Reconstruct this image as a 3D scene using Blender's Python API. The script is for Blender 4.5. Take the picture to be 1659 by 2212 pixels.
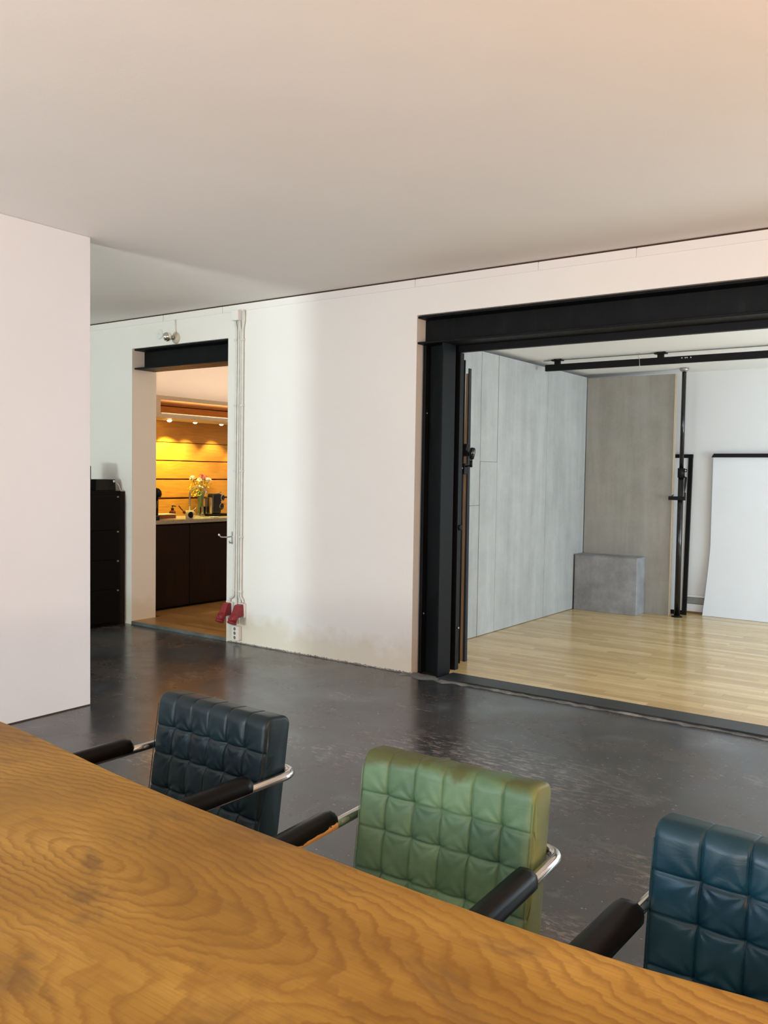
import bpy, bmesh, math, random
from mathutils import Vector, Matrix
random.seed(7)
S = bpy.context.scene
for o in list(bpy.data.objects): bpy.data.objects.remove(o)
COL = S.collection
R = math.radians

# ------------------------------------------------------------------ camera
CAM = Vector((0, 0, 1.5))
YAW, PITCH, ROLL, FPX = R(35.69), R(-2.578), R(0.875), 1864.7
cyw, syw, cp, sp = math.cos(YAW), math.sin(YAW), math.cos(PITCH), math.sin(PITCH)
fwd = Vector((-syw*cp, cyw*cp, sp)); rgt = Vector((cyw, syw, 0)); upv = rgt.cross(fwd)
r2 = rgt*math.cos(ROLL) + upv*math.sin(ROLL); u2 = -rgt*math.sin(ROLL) + upv*math.cos(ROLL)
cam = bpy.data.cameras.new('camera'); cob = bpy.data.objects.new('camera', cam); COL.objects.link(cob)
cob.matrix_world = Matrix(((r2.x, u2.x, -fwd.x, CAM.x), (r2.y, u2.y, -fwd.y, CAM.y), (r2.z, u2.z, -fwd.z, CAM.z), (0, 0, 0, 1)))
cam.sensor_fit = 'VERTICAL'; cam.sensor_height = 36.0; cam.sensor_width = 27.0
cam.lens = FPX*36.0/2212.0; cam.clip_start = 0.02
S.camera = cob

# ------------------------------------------------------------------ world, light, exposure
S.view_settings.view_transform = 'Standard'; S.view_settings.look = 'None'
S.view_settings.exposure = -0.02; S.view_settings.gamma = 1.0
S.view_settings.use_curve_mapping = False
W = bpy.data.worlds.new('world'); S.world = W; W.use_nodes = True
W.node_tree.nodes['Background'].inputs[0].default_value = (0.70, 0.82, 1.0, 1)
W.node_tree.nodes['Background'].inputs[1].default_value = 1.0

def area(name, loc, aim, sx, sy, power, col):
    l = bpy.data.lights.new(name, 'AREA'); l.shape = 'RECTANGLE'; l.size = sx; l.size_y = sy
    l.energy = power; l.color = col
    o = bpy.data.objects.new(name, l); COL.objects.link(o); o.location = loc
    d = Vector(aim); o.rotation_euler = d.to_track_quat('-Z', 'Y').to_euler()
    return o
# daylight entering by the windows (each light fills the opening of its window)
LIGHTS = [  # name, place, direction, size, power, colour
    ('daylight_left_pane', (-2.65, -2.92, 1.70), (0, 1, 0), 1.9, 1.7, 92, (0.44, 0.68, 1)),
    ('daylight_right_pane', (0.15, -2.92, 1.70), (0, 1, 0), 1.9, 1.7, 50, (0.48, 0.66, 1)),
    ('daylight_side_room', (-5.35, -2.92, 1.75), (0, 1, 0), 0.95, 1.8, 38, (0.72, 0.94, 1)),
    ('daylight_right_wall', (2.62, 1.30, 1.70), (-1, 0, 0), 1.9, 1.7, 22, (1, 0.85, 0.75)),
    ('daylight_studio', (2.42, 7.20, 1.45), (-1, 0, 0), 2.6, 1.8, 160, (0.64, 0.84, 1)),
    # upward fill lights added at the same windows to brighten the ceilings
    ('fill_left_pane', (-2.65, -2.86, 1.10), (0, .62, .78), 1.9, .5, 92, (1, 0.95, 0.76)),
    ('fill_right_pane', (0.15, -2.86, 1.10), (0, .62, .78), 1.9, .5, 112, (1, 0.9, 0.7)),
    ('fill_side_room', (-5.35, -2.86, 1.10), (0, .50, .86), 0.95, .5, 290, (0.9, 1, 0.94)),
    ('fill_studio', (2.38, 7.20, .70), (-.62, 0, .78), 2.6, .4, 88, (0.86, 0.94, 1)),
    ('fill_right_wall', (2.56, 1.30, 1.10), (-.62, 0, .78), 1.9, .5, 150, (1, 0.46, 0.12)),
]
for a in LIGHTS: area(*a)

# ------------------------------------------------------------------ mesh helpers
class MB:
    def __init__(s): s.v = []; s.f = []; s.sm = []
    def add(s, vs, fs, smooth=False):
        b = len(s.v); s.v += [tuple(p) for p in vs]
        for f in fs: s.f.append(tuple(i+b for i in f)); s.sm.append(smooth)
        return s
    def box(s, x0, y0, z0, x1, y1, z1):
        if x0 > x1: x0, x1 = x1, x0
        if y0 > y1: y0, y1 = y1, y0
        if z0 > z1: z0, z1 = z1, z0
        return s.add([(x0,y0,z0),(x1,y0,z0),(x1,y1,z0),(x0,y1,z0),(x0,y0,z1),(x1,y0,z1),(x1,y1,z1),(x0,y1,z1)],
                     [(0,3,2,1),(4,5,6,7),(0,1,5,4),(1,2,6,5),(2,3,7,6),(3,0,4,7)])
    def tube(s, path, r, n=10, closed=False, smooth=True, caps=True):
        P = [Vector(p) for p in path]; m = len(P); rr = r if isinstance(r, (list, tuple)) else [r]*m
        vs = []; fs = []; ref = None
        for i, p in enumerate(P):
            if closed: t = P[(i+1) % m]-P[i-1]
            else: t = P[min(i+1, m-1)]-P[max(i-1, 0)]
            t = t.normalized() if t.length > 1e-9 else Vector((0, 0, 1))
            if ref is None:
                ref = Vector((0, 0, 1)) if abs(t.z) < .9 else Vector((1, 0, 0))
                ref = (ref - t*ref.dot(t)).normalized()
            else:
                ref = ref - t*ref.dot(t); ref = ref.normalized() if ref.length > 1e-6 else t.orthogonal().normalized()
            b = t.cross(ref)
            for k in range(n):
                a = 2*math.pi*k/n; vs.append(p + (ref*math.cos(a)+b*math.sin(a))*rr[i])
        rng = m if closed else m-1
        for i in range(rng):
            for k in range(n):
                j = (i+1) % m; k2 = (k+1) % n
                fs.append((i*n+k, i*n+k2, j*n+k2, j*n+k))
        s.add(vs, fs, smooth)
        if caps and not closed:
            b = len(s.v)-len(vs)
            s.f.append(tuple(b+k for k in range(n))[::-1]); s.sm.append(False)
            s.f.append(tuple(b+(m-1)*n+k for k in range(n))); s.sm.append(False)
        return s
    def lathe(s, prof, c, axis=(0, 0, 1), n=20, smooth=True):
        # prof: list of (radius, height along the axis)
        ax = Vector(axis).normalized(); a1 = ax.orthogonal().normalized(); a2 = ax.cross(a1); c = Vector(c)
        vs = []; fs = []; m = len(prof)
        for (r, h) in prof:
            for k in range(n):
                a = 2*math.pi*k/n; vs.append(c + ax*h + (a1*math.cos(a)+a2*math.sin(a))*max(r, 1e-5))
        for i in range(m-1):
            for k in range(n):
                k2 = (k+1) % n; fs.append((i*n+k, i*n+k2, (i+1)*n+k2, (i+1)*n+k))
        s.add(vs, fs, smooth); b = len(s.v)-len(vs)
        s.f.append(tuple(b+k for k in range(n))[::-1]); s.sm.append(False)
        s.f.append(tuple(b+(m-1)*n+k for k in range(n))); s.sm.append(False)
        return s
    def prism(s, poly, d, smooth=False):
        # poly: 3-D points of one flat face (counter-clockwise from outside), d: extrusion
        n = len(poly); d = Vector(d); vs = [Vector(p) for p in poly] + [Vector(p)+d for p in poly]
        fs = [tuple(range(n))[::-1], tuple(range(n, 2*n))]
        for k in range(n): fs.append((k, (k+1) % n, n+(k+1) % n, n+k))
        return s.add(vs, fs, smooth)
    def build(s, name, mat, parent=None, bevel=0, seg=2, loc=None):
        me = bpy.data.meshes.new(name)
        org = Vector((0, 0, 0))
        if loc is not None: org = Vector(loc)
        elif parent is not None: org = Vector(parent.get('_o', (0, 0, 0)))
        me.from_pydata([tuple(Vector(p)-org) for p in s.v], [], s.f)
        bm = bmesh.new(); bm.from_mesh(me); bmesh.ops.recalc_face_normals(bm, faces=bm.faces); bm.to_mesh(me); bm.free()
        me.polygons.foreach_set('use_smooth', s.sm); me.update()
        me.materials.append(mat)
        o = bpy.data.objects.new(name, me); COL.objects.link(o)
        if parent is not None:
            o.parent = parent; o['_o'] = tuple(org)
        else:
            o.location = org; o['_o'] = tuple(org)
        if bevel:
            b = o.modifiers.new('bevel', 'BEVEL'); b.width = bevel; b.segments = seg; b.limit_method = 'ANGLE'; b.angle_limit = R(40)
        return o
def box(name, mat, parent, a, b, bevel=0):
    return MB().box(*a, *b).build(name, mat, parent, bevel)
def thing(name, label, cat, loc=(0, 0, 0), rotz=0, group=None):
    o = bpy.data.objects.new(name, None); COL.objects.link(o); o.empty_display_size = .1
    o.location = loc; o.rotation_euler = (0, 0, rotz); o['_o'] = tuple(loc)
    return tag(o, label, cat, group)
def tag(o, label, cat, group=None):
    o['label'] = label; o['category'] = cat
    if group: o['group'] = group
    return o
def struct(o, label=None):
    o['kind'] = 'structure'
    if label: o['label'] = label
    return o
def arc(c, a1, a2, r, t0, t1, n=8):
    c, a1, a2 = Vector(c), Vector(a1), Vector(a2)
    return [c + (a1*math.cos(t0+(t1-t0)*i/n) + a2*math.sin(t0+(t1-t0)*i/n))*r for i in range(n+1)]
def rounded(path, rad, n=6):
    P = [Vector(p) for p in path]; out = [P[0]]
    for i in range(1, len(P)-1):
        a = (P[i-1]-P[i]); b = (P[i+1]-P[i]); r = min(rad, a.length*.49, b.length*.49)
        p0 = P[i]+a.normalized()*r; p1 = P[i]+b.normalized()*r
        for k in range(n+1):
            t = k/n; out.append(p0*(1-t)**2 + P[i]*2*t*(1-t) + p1*t*t)
    out.append(P[-1]); return out

# ------------------------------------------------------------------ material helpers
class NT:
    def __init__(s, name):
        s.m = bpy.data.materials.new(name); s.m.use_nodes = True; s.t = s.m.node_tree; s.n = s.t.nodes
        s.b = s.n['Principled BSDF']
    def node(s, kind, **kw):
        x = s.n.new(kind)
        for k, v in kw.items():
            if k in x.inputs.keys(): pass
            setattr(x, k, v)
        return x
    def link(s, a, b): s.t.links.new(a, b)
    def inp(s, node, key, val):
        i = node.inputs[key]
        if hasattr(val, 'is_output') or isinstance(val, bpy.types.NodeSocket): s.link(val, i)
        elif isinstance(val, (tuple, list)) and len(val) == 3 and i.type == 'RGBA': i.default_value = (*val, 1)
        else: i.default_value = val
    def pos(s): return s.node('ShaderNodeNewGeometry').outputs['Position']
    def obj(s): return s.node('ShaderNodeTexCoord').outputs['Object']
    def mapped(s, v, scale=(1, 1, 1), loc=(0, 0, 0), rot=(0, 0, 0)):
        m = s.node('ShaderNodeMapping'); s.link(v, m.inputs['Vector'])
        m.inputs['Scale'].default_value = scale; m.inputs['Location'].default_value = loc; m.inputs['Rotation'].default_value = rot
        return m.outputs[0]
    def noise(s, v, scale=5, detail=4, rough=.55, dist=0, col=False):
        n = s.node('ShaderNodeTexNoise'); s.link(v, n.inputs['Vector'])
        n.inputs['Scale'].default_value = scale; n.inputs['Detail'].default_value = detail
        n.inputs['Roughness'].default_value = rough; n.inputs['Distortion'].default_value = dist
        return n.outputs['Color' if col else 'Fac']
    def ramp(s, fac, stops, interp='LINEAR'):
        r = s.node('ShaderNodeValToRGB'); s.link(fac, r.inputs[0]); cr = r.color_ramp; cr.interpolation = interp
        while len(cr.elements) > 1: cr.elements.remove(cr.elements[-1])
        for i, (p, c) in enumerate(stops):
            e = cr.elements[0] if i == 0 else cr.elements.new(p)
            e.position = p; e.color = (*c, 1) if isinstance(c, (tuple, list)) else (c, c, c, 1)
        return r.outputs[0]
    def mix(s, fac, a, b, blend='MIX'):
        m = s.node('ShaderNodeMix', data_type='RGBA', blend_type=blend)
        s.inp(m, 0, fac); s.inp(m, 6, a); s.inp(m, 7, b); return m.outputs[2]
    def math(s, op, a, b=None, c=None):
        m = s.node('ShaderNodeMath', operation=op); s.inp(m, 0, a)
        if b is not None: s.inp(m, 1, b)
        if c is not None: s.inp(m, 2, c)
        return m.outputs[0]
    def sep(s, v):
        n = s.node('ShaderNodeSeparateXYZ'); s.link(v, n.inputs[0]); return n.outputs
    def comb(s, x, y, z):
        n = s.node('ShaderNodeCombineXYZ'); s.inp(n, 0, x); s.inp(n, 1, y); s.inp(n, 2, z); return n.outputs[0]
    def bump(s, h, strength=.2, dist=.01):
        b = s.node('ShaderNodeBump'); s.link(h, b.inputs['Height']); b.inputs['Strength'].default_value = strength
        b.inputs['Distance'].default_value = dist; s.link(b.outputs[0], s.b.inputs['Normal'])
    def set(s, **kw):
        names = dict(col='Base Color', rough='Roughness', metal='Metallic', spec='Specular IOR Level', coat='Coat Weight',
                     coatr='Coat Roughness', trans='Transmission Weight', ior='IOR', em='Emission Color', ems='Emission Strength', alpha='Alpha')
        for k, v in kw.items(): s.inp(s.b, names[k], v)
        return s
def plain(name, col, rough=.5, metal=0, spec=.5, var=.08, scale=20, **kw):
    n = NT(name); f = n.noise(n.obj(), scale, 4)
    c2 = tuple(c*(1-var*2) for c in col); c1 = tuple(min(1, c*(1+var)) for c in col)
    n.set(col=n.ramp(f, [(.3, c2), (.7, c1)]), rough=rough, metal=metal, spec=spec, **kw); return n.m
M = {}
def m_plaster(name, base, stain=True):
    n = NT(name); p = n.pos()
    f = n.noise(p, 1.1, 5, .6); g = n.noise(p, 60, 3)
    c = n.ramp(f, [(.3, tuple(x*.965 for x in base)), (.7, base)])
    if stain:
        z = n.sep(p)[2]; e = n.noise(p, 3.2, 5, .6)
        k = n.math('SUBTRACT', n.math('MULTIPLY', e, .55), z)
        k = n.ramp(k, [(.0, 0.0), (.16, .55)])
        c = n.mix(k, c, (.66, .60, .44))
    n.set(col=c, rough=.8, spec=.25); n.bump(n.math('ADD', n.math('MULTIPLY', f, 1.5), n.math('MULTIPLY', g, .12)), .12, .03); return n.m
M['wall'] = m_plaster('plaster_white', (.87, .86, .83))
M['wall2'] = m_plaster('plaster_white_plain', (.86, .84, .82), False)
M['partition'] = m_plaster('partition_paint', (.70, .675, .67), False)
M['ceil'] = m_plaster('ceiling_paint', (.86, .835, .805), False)
M['studiowhite'] = m_plaster('studio_white', (.72, .73, .73), False)
M['studioceil'] = m_plaster('studio_ceiling', (.88, .88, .86), False)

def m_floor():
    n = NT('polished_concrete'); p = n.pos(); x, y, z = n.sep(p)
    big = n.noise(p, .7, 8, .62, .3); mid = n.noise(n.mapped(p, (1, 1, 1), (4.0, 2.0, 0)), 1.9, 9, .68)
    c = n.ramp(big, [(.32, (.017, .021, .025)), (.5, (.036, .040, .045)), (.66, (.076, .083, .089))])
    c = n.mix(n.ramp(mid, [(.44, 0.), (.62, .8)]), c, (.058, .045, .039))
    c = n.mix(n.ramp(mid, [(.34, .7), (.46, 0.)]), c, (.105, .112, .118))
    # scuffed pale areas: one broad worn patch in front of the studio, looser wear elsewhere
    dx = n.math('DIVIDE', n.math('ADD', x, 2.15), .85); dy = n.math('DIVIDE', n.math('SUBTRACT', y, 3.90), .48)
    pat = n.math('SUBTRACT', 1.15, n.math('SQRT', n.math('ADD', n.math('MULTIPLY', dx, dx), n.math('MULTIPLY', dy, dy))))
    loose = n.ramp(n.noise(n.mapped(p, (1, 1.2, 1), (3.1, 1.7, 0)), 1.3, 4, .6), [(.54, 0.), (.70, .8)])
    area_ = n.math('MAXIMUM', n.math('MINIMUM', n.math('MAXIMUM', pat, 0.), 1.), loose)
    scuff = n.ramp(n.noise(n.mapped(p, (.55, 1.6, 1)), 22, 7, .72), [(.49, 0.), (.60, 1.)])
    c = n.mix(n.math('MULTIPLY', n.math('MULTIPLY', area_, scuff), .85), c, (.27, .235, .215))
    fleck = n.ramp(n.noise(n.mapped(p, (.8, 1.4, 1), (1.3, 5.0, 0)), 42, 3, .6), [(.665, 0.), (.70, 1.)])
    c = n.mix(n.math('MULTIPLY', fleck, .7), c, (.30, .27, .25))
    n.set(col=c, rough=n.ramp(mid, [(.35, .17), (.65, .31)]), spec=.72); return n.m
M['floor'] = m_floor()

def m_parquet(name, c0, c1, c2, axis=0, rough=.2):
    n = NT(name); p = n.pos()
    r = n.node('ShaderNodeObjectInfo').outputs['Random']
    a = n.node('ShaderNodeAttribute', attribute_name='tint').outputs['Fac']
    t = n.math('FRACT', n.math('ADD', r, a))
    sc = (2.2, 34, 1) if axis == 0 else (34, 2.2, 1)
    off = n.node('ShaderNodeVectorMath', operation='ADD'); n.link(p, off.inputs[0]); n.link(n.comb(n.math('MULTIPLY', t, 17.), n.math('MULTIPLY', t, 9.), 0.), off.inputs[1])
    g = n.noise(n.mapped(off.outputs[0], sc), 2.4, 5, .6, .4)
    c = n.ramp(t, [(0, c0), (.5, c1), (1, c2)])
    c = n.mix(n.ramp(g, [(.38, 0.), (.7, .5)]), c, tuple(x*.62 for x in c0))
    n.set(col=c, rough=rough, spec=.5); n.bump(g, .03, .004); return n.m
M['parquet'] = m_parquet('oak_strip', (.53, .35, .14), (.68, .48, .21), (.78, .58, .30))
M['kitchenfloor'] = m_parquet('kitchen_strip', (.30, .155, .05), (.38, .21, .07), (.44, .26, .10), 0, .35)

def m_oak():
    n = NT('oak_table'); p = n.pos(); x, y, z = n.sep(p)
    wob = n.noise(n.mapped(p, (1.0, 2.2, 1)), 1.5, 3, .5, .2); wob2 = n.noise(n.mapped(p, (2.4, 1.2, 1)), 9.0, 3, .6)
    wv = n.math('ADD', n.math('MULTIPLY', n.math('SUBTRACT', wob, .5), .10), n.math('MULTIPLY', n.math('SUBTRACT', wob2, .5), .030))
    # growth rings: nested ellipses round one eye in the slab, drawn out along the plank
    ex = n.math('MULTIPLY', n.math('SUBTRACT', x, -1.40), .30)
    ey = n.math('SUBTRACT', y, 1.005)
    e1 = n.math('SQRT', n.math('ADD', n.math('MULTIPLY', ex, ex), n.math('MULTIPLY', ey, ey)))
    fx = n.math('MULTIPLY', n.math('SUBTRACT', x, -.05), .20)
    fy = n.math('SUBTRACT', y, .82)
    e2 = n.math('SQRT', n.math('ADD', n.math('MULTIPLY', fx, fx), n.math('MULTIPLY', fy, fy)))
    e = n.math('SMOOTH_MIN', e1, e2, .06)
    F = n.math('ADD', e, wv)
    fr = n.math('FRACT', n.math('MULTIPLY', F, 50.0))
    ring = n.ramp(fr, [(0, .05), (.45, .15), (.80, 1.0), (.90, .85), (1.0, .05)])
    fib = n.noise(n.mapped(p, (2.5, 70, 1)), 3.0, 5, .65)
    lo = n.noise(n.mapped(p, (1, 1.8, 1)), 1.7, 4, .6)
    c = n.ramp(lo, [(.32, (.205, .104, .016)), (.52, (.320, .176, .033)), (.70, (.44, .256, .060))])
    amt = n.math('MULTIPLY', ring, n.ramp(n.noise(p, 2.3, 3), [(.3, .25), (.7, .85)]))
    c = n.mix(n.math('MULTIPLY', amt, .95), c, (.150, .060, .010))
    c = n.mix(n.ramp(fib, [(.45, 0.), (.75, .45)]), c, (.175, .078, .018))
    st = n.noise(n.mapped(p, (1.3, 2.6, 1), (.3, 2.2, 0)), 2.4, 4, .6, .5)
    c = n.mix(n.ramp(st, [(.55, 0.), (.70, .70)]), c, (.110, .058, .024))
    kn = n.node('ShaderNodeTexVoronoi'); n.link(n.mapped(p, (1, 2.0, 1)), kn.inputs['Vector']); kn.inputs['Scale'].default_value = 3.1
    c = n.mix(n.ramp(kn.outputs['Distance'], [(.0, .85), (.035, 0.)]), c, (.07, .030, .012))
    n.set(col=c, rough=n.ramp(lo, [(.3, .42), (.7, .55)]), spec=.13)
    n.bump(n.math('ADD', n.math('MULTIPLY', ring, -.4), n.math('MULTIPLY', fib, -.6)), .06, .004); return n.m
M['oak'] = m_oak()

def m_leather(name, dark, mid, light, patch, rough, colw, rows, wear_and_light=None):
    # rows/colw: sewn squares, each cut from a slightly different piece of hide
    n = NT(name); p = n.obj(); x, y, z = n.sep(p)
    cx = n.math('FLOOR', n.math('DIVIDE', n.math('ADD', x, 5*colw if patch == 'even' else 5.5*colw), colw))
    cz = n.math('ADD', n.math('ADD', n.math('GREATER_THAN', z, .535), n.math('GREATER_THAN', z, .634)), n.math('GREATER_THAN', z, .716))
    wn = n.node('ShaderNodeTexWhiteNoise', noise_dimensions='2D'); n.link(n.comb(cx, cz, 0.), wn.inputs['Vector'])
    f = n.noise(p, 5.5, 5, .6, .3); g = n.noise(p, 180, 3, .6); w = n.noise(n.mapped(p, (9, 9, 22), (0, 0, 0), (0, .5, 0)), 2.0, 4, .6, 1.2)
    v = n.math('ADD', n.math('MULTIPLY', f, .7), n.math('MULTIPLY', wn.outputs['Value'], .30))
    c = n.ramp(v, [(.28, dark), (.52, mid), (.78, light)])
    if wear_and_light:
        # dry yellowed hide along the top; warm light painted on the right side
        t = n.math('ADD', n.math('MULTIPLY', n.math('SUBTRACT', z, .782), 16.), n.math('MULTIPLY', n.math('SUBTRACT', f, .5), 2.6))
        c = n.mix(n.ramp(t, [(.10, 0.), (.45, .92)]), c, wear_and_light[0])
        t2 = n.math('ADD', n.math('MULTIPLY', n.math('SUBTRACT', x, .205), 12.), n.math('MULTIPLY', n.math('SUBTRACT', f, .5), 1.0))
        c = n.mix(n.ramp(t2, [(.0, 0.), (.5, .8)]), c, wear_and_light[1])
    n.set(col=c, rough=n.ramp(f, [(.3, rough-.06), (.7, rough+.12)]), spec=.28)
    n.bump(n.math('ADD', n.math('MULTIPLY', g, .06), n.math('MULTIPLY', w, .5)), .12, .006); return n.m
GREEN6 = dict(colw=.0765, rows=(.5, .0775))
M['leather_dark'] = m_leather('leather_dark_teal', (.0022, .0075, .0095), (.0038, .012, .0150), (.0075, .020, .0240), 'even', .34, .0765, (.49, .0775))
M['leather_green'] = m_leather('leather_moss_green', (.036, .074, .040), (.074, .132, .068), (.130, .200, .102), 'even', .42, .0765, (.49, .0775),
                               ((.060, .068, .020), (.165, .185, .065)))
M['leather_blue'] = m_leather('leather_petrol_blue', (.0020, .014, .023), (.0035, .024, .037), (.009, .043, .060), 'odd', .30, .0890, (.49, .0775))

def m_worn(name):
    n = NT(name); p = n.obj(); f = n.noise(n.mapped(p, (26, 7, 26)), 1.0, 4, .6, .6); x, y, z = n.sep(p)
    low = n.math('MULTIPLY', n.math('SUBTRACT', .668, z), 9.0)
    k = n.ramp(n.math('ADD', f, low), [(.57, 0.), (.585, 1.)])
    n.set(col=n.mix(k, (.003, .0027, .0027), (.44, .26, .10)), rough=n.ramp(k, [(0, .30), (1, .6)]), spec=.15); return n.m
M['lacquer'] = plain('black_lacquer', (.003, .0027, .0027), .30, var=.05, spec=.13)
M['worn'] = m_worn('worn_black_lacquer')
M['chrome'] = plain('chrome', (.66, .64, .62), .12, 1.0, var=.02)
M['steel'] = plain('satin_steel', (.52, .52, .50), .32, 1.0, var=.05)
def m_black_steel():
    n = NT('black_steel'); p = n.pos(); f = n.noise(n.mapped(p, (6, 6, 1.5)), 2.0, 5, .65, .5)
    n.set(col=n.ramp(f, [(.35, (.0035, .0045, .005)), (.62, (.008, .0095, .010)), (.8, (.020, .024, .026))]), rough=n.ramp(f, [(.3, .42), (.75, .62)]), spec=.14)
    n.bump(f, .06, .004); return n.m
M['blacksteel'] = m_black_steel()
M['black'] = plain('matt_black', (.005, .005, .0055), .5, spec=.2)
M['blackgloss'] = plain('gloss_black', (.007, .007, .008), .18)
M['cabinet'] = plain('black_cabinet_paint', (.003, .003, .0035), .5, spec=.12)

def m_concrete(name, a, b, c, streak=True):
    n = NT(name); p = n.pos()
    r = n.node('ShaderNodeObjectInfo').outputs['Random']
    s1 = n.noise(n.mapped(p, (5.5, 5.5, .55)), 1.3, 5, .6, .3); s2 = n.noise(p, 4.5, 6, .65); s3 = n.noise(p, 40, 4, .6)
    v = n.math('ADD', n.math('MULTIPLY', s1, .55 if streak else .25), n.math('MULTIPLY', s2, .4 if streak else .7))
    v = n.math('ADD', v, n.math('MULTIPLY', n.math('SUBTRACT', r, .5), .10))
    v = n.math('ADD', v, n.math('MULTIPLY', n.math('SUBTRACT', s3, .5), .12))
    n.set(col=n.ramp(v, [(.30, a), (.48, b), (.66, c)]), rough=.7, spec=.3)
    n.bump(n.math('ADD', s2, n.math('MULTIPLY', s3, .4)), .15, .01); return n.m
M['conc_wall'] = m_concrete('concrete_panel', (.315, .325, .315), (.385, .395, .385), (.455, .465, .455))
M['conc_board'] = m_concrete('concrete_board', (.235, .22, .19), (.295, .28, .245), (.35, .335, .30))
M['conc_block'] = m_concrete('concrete_block', (.16, .16, .165), (.235, .235, .24), (.32, .325, .33), False)
M['mortar'] = m_concrete('mortar', (.07, .07, .068), (.20, .20, .19), (.46, .45, .43), False)
def m_wood(name, a, b, scale=(1, 18, 18), rough=.45, spec=.4):
    n = NT(name); p = n.pos(); f = n.noise(n.mapped(p, scale), 3, 5, .6, .5)
    n.set(col=n.ramp(f, [(.3, a), (.7, b)]), rough=rough, spec=spec); n.bump(f, .05, .003); return n.m
M['orangewood'] = m_wood('beech_plank', (.50, .225, .030), (.66, .32, .050), (30, 1.6, 18), .38)
M['groove'] = plain('groove_dark_red', (.10, .020, .010), .7)
M['darkwood'] = m_wood('dark_walnut', (.006, .0025, .0012), (.015, .006, .003), (26, 26, 1.2), .45, .2)
M['cream'] = plain('cream_paint', (.62, .52, .38), .5, var=.03)
M['worktop'] = plain('worktop_stone', (.36, .33, .27), .25, var=.1, scale=60)
M['batten'] = m_wood('bare_batten', (.30, .18, .095), (.40, .26, .15), (20, 20, 1.5), .65)
M['ply'] = m_wood('ply_edge', (.60, .52, .38), (.72, .64, .49), (20, 20, 3), .6)
M['navy'] = plain('dark_felt', (.012, .015, .020), .8)
M['white'] = plain('white_plastic', (.80, .79, .76), .4, var=.02)
M['pipewhite'] = plain('painted_conduit', (.72, .72, .68), .45, var=.04)
M['red'] = plain('red_plastic', (.25, .014, .020), .35, var=.06)
M['socketdark'] = plain('socket_inside', (.19, .18, .12), .5)
M['paper'] = plain('white_backdrop_paper', (.74, .77, .80), .75, spec=.2, var=.01, scale=3)
M['framewhite'] = plain('white_panel', (.74, .76, .78), .7, var=.02)
M['brownskirt'] = plain('brown_skirting', (.22, .12, .045), .5)
M['greyrail'] = plain('grey_rail', (.26, .27, .25), .45)
M['porcelain'] = plain('porcelain', (.62, .60, .50), .25, var=.02)
M['mirror'] = plain('mirrored_crown', (.9, .88, .84), .04, 1.0, var=.0)
M['gapstrip'] = plain('dark_gap', (.055, .032, .018), .9)  # dark brown standing in for narrow gaps in shade
M['cabstrip'] = plain('dark_brown_strip', (.016, .012, .011), .7, spec=.15)
M['sillsteel'] = plain('worn_sill_steel', (.022, .026, .027), .42, var=.25, scale=6, spec=.45)
M['stepgrey'] = plain('painted_step', (.13, .155, .155), .5, var=.2, scale=8)
M['amber'] = plain('amber_bottle', (.16, .028, .008), .12)
M['leaf'] = plain('leaf_green', (.10, .16, .030), .5, var=.3, scale=40)
M['leafyellow'] = plain('leaf_yellow', (.55, .48, .06), .5, var=.2, scale=40)
M['petal'] = plain('petal_white', (.85, .70, .66), .5, var=.1, scale=60)
M['petalpink'] = plain('petal_pink', (.80, .26, .26), .5, var=.15, scale=60)
M['redbrown'] = plain('red_brown_wood', (.20, .040, .018), .5)
M['cream2'] = plain('book_pages', (.70, .62, .46), .6)
g = NT('clear_glass'); g.set(col=(.93, .98, .95), rough=.02, trans=1.0, ior=1.35); M['glass'] = g.m
g = NT('greenish_vase'); g.set(col=(.42, .55, .35), rough=.05, trans=.75, ior=1.35); M['vase'] = g.m
g = NT('lamp_glow'); g.set(col=(1, .9, .7), em=(1, .80, .48), ems=40.0); M['glow'] = g.m
g = NT('lamp_glow_soft'); g.set(col=(1, .8, .6), em=(1, .62, .30), ems=4.0); M['glowsoft'] = g.m

# ------------------------------------------------------------------ the room shell
ZC = 2.935; YW = 5.33; YB = 5.62
WL, WR = -9.4, 2.6      # outer walls of the main space
YS = -2.95              # window wall behind the camera
struct(MB().box(WL, YS, -.10, WR, 5.50, 0).build('floor', M['floor']))
struct(MB().box(WL, YS-.2, ZC, WR, YB, ZC+.15).build('ceiling', M['ceil']))
# wall with the two openings
w = MB()
w.box(WL, YW, 0, -6.82, YB, ZC); w.box(-6.82, YW, 2.65, -5.52, YB, ZC)
w.box(-5.52, YW, 0, -3.555, YB, ZC); w.box(-3.555, YW, 2.662, 1.6, YB, ZC); w.box(1.6, YW, 0, WR, YB, ZC)
struct(w.build('wall_back', M['wall']))
# partition on the left, running from the window wall
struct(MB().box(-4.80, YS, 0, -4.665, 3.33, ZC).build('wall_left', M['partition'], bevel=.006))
struct(MB().box(-4.6652, YS, 0, -4.6635, 3.325, .007).build('trim_6', M['gapstrip']))
struct(MB().box(WL-.15, YS, 0, WL, YB, ZC).build('wall_left_outer', M['wall2']))
def wall_with_windows(name, wins, fixed, lo, hi, zt, mat, axis, thick):
    # axis 'x': wall runs along x at y = fixed ; 'y': along y at x = fixed
    m = MB(); cur = lo
    def b(a0, a1, z0, z1):
        if a1-a0 < 1e-4: return
        if axis == 'x': m.box(a0, fixed-thick, z0, a1, fixed, z1)
        else: m.box(fixed, a0, z0, fixed+thick, a1, z1)
    for (a0, a1, z0, z1) in wins:
        b(cur, a0, 0, zt); b(a0, a1, 0, z0); b(a0, a1, z1, zt); cur = a1
    b(cur, hi, 0, zt)
    return struct(m.build(name, mat))
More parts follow.
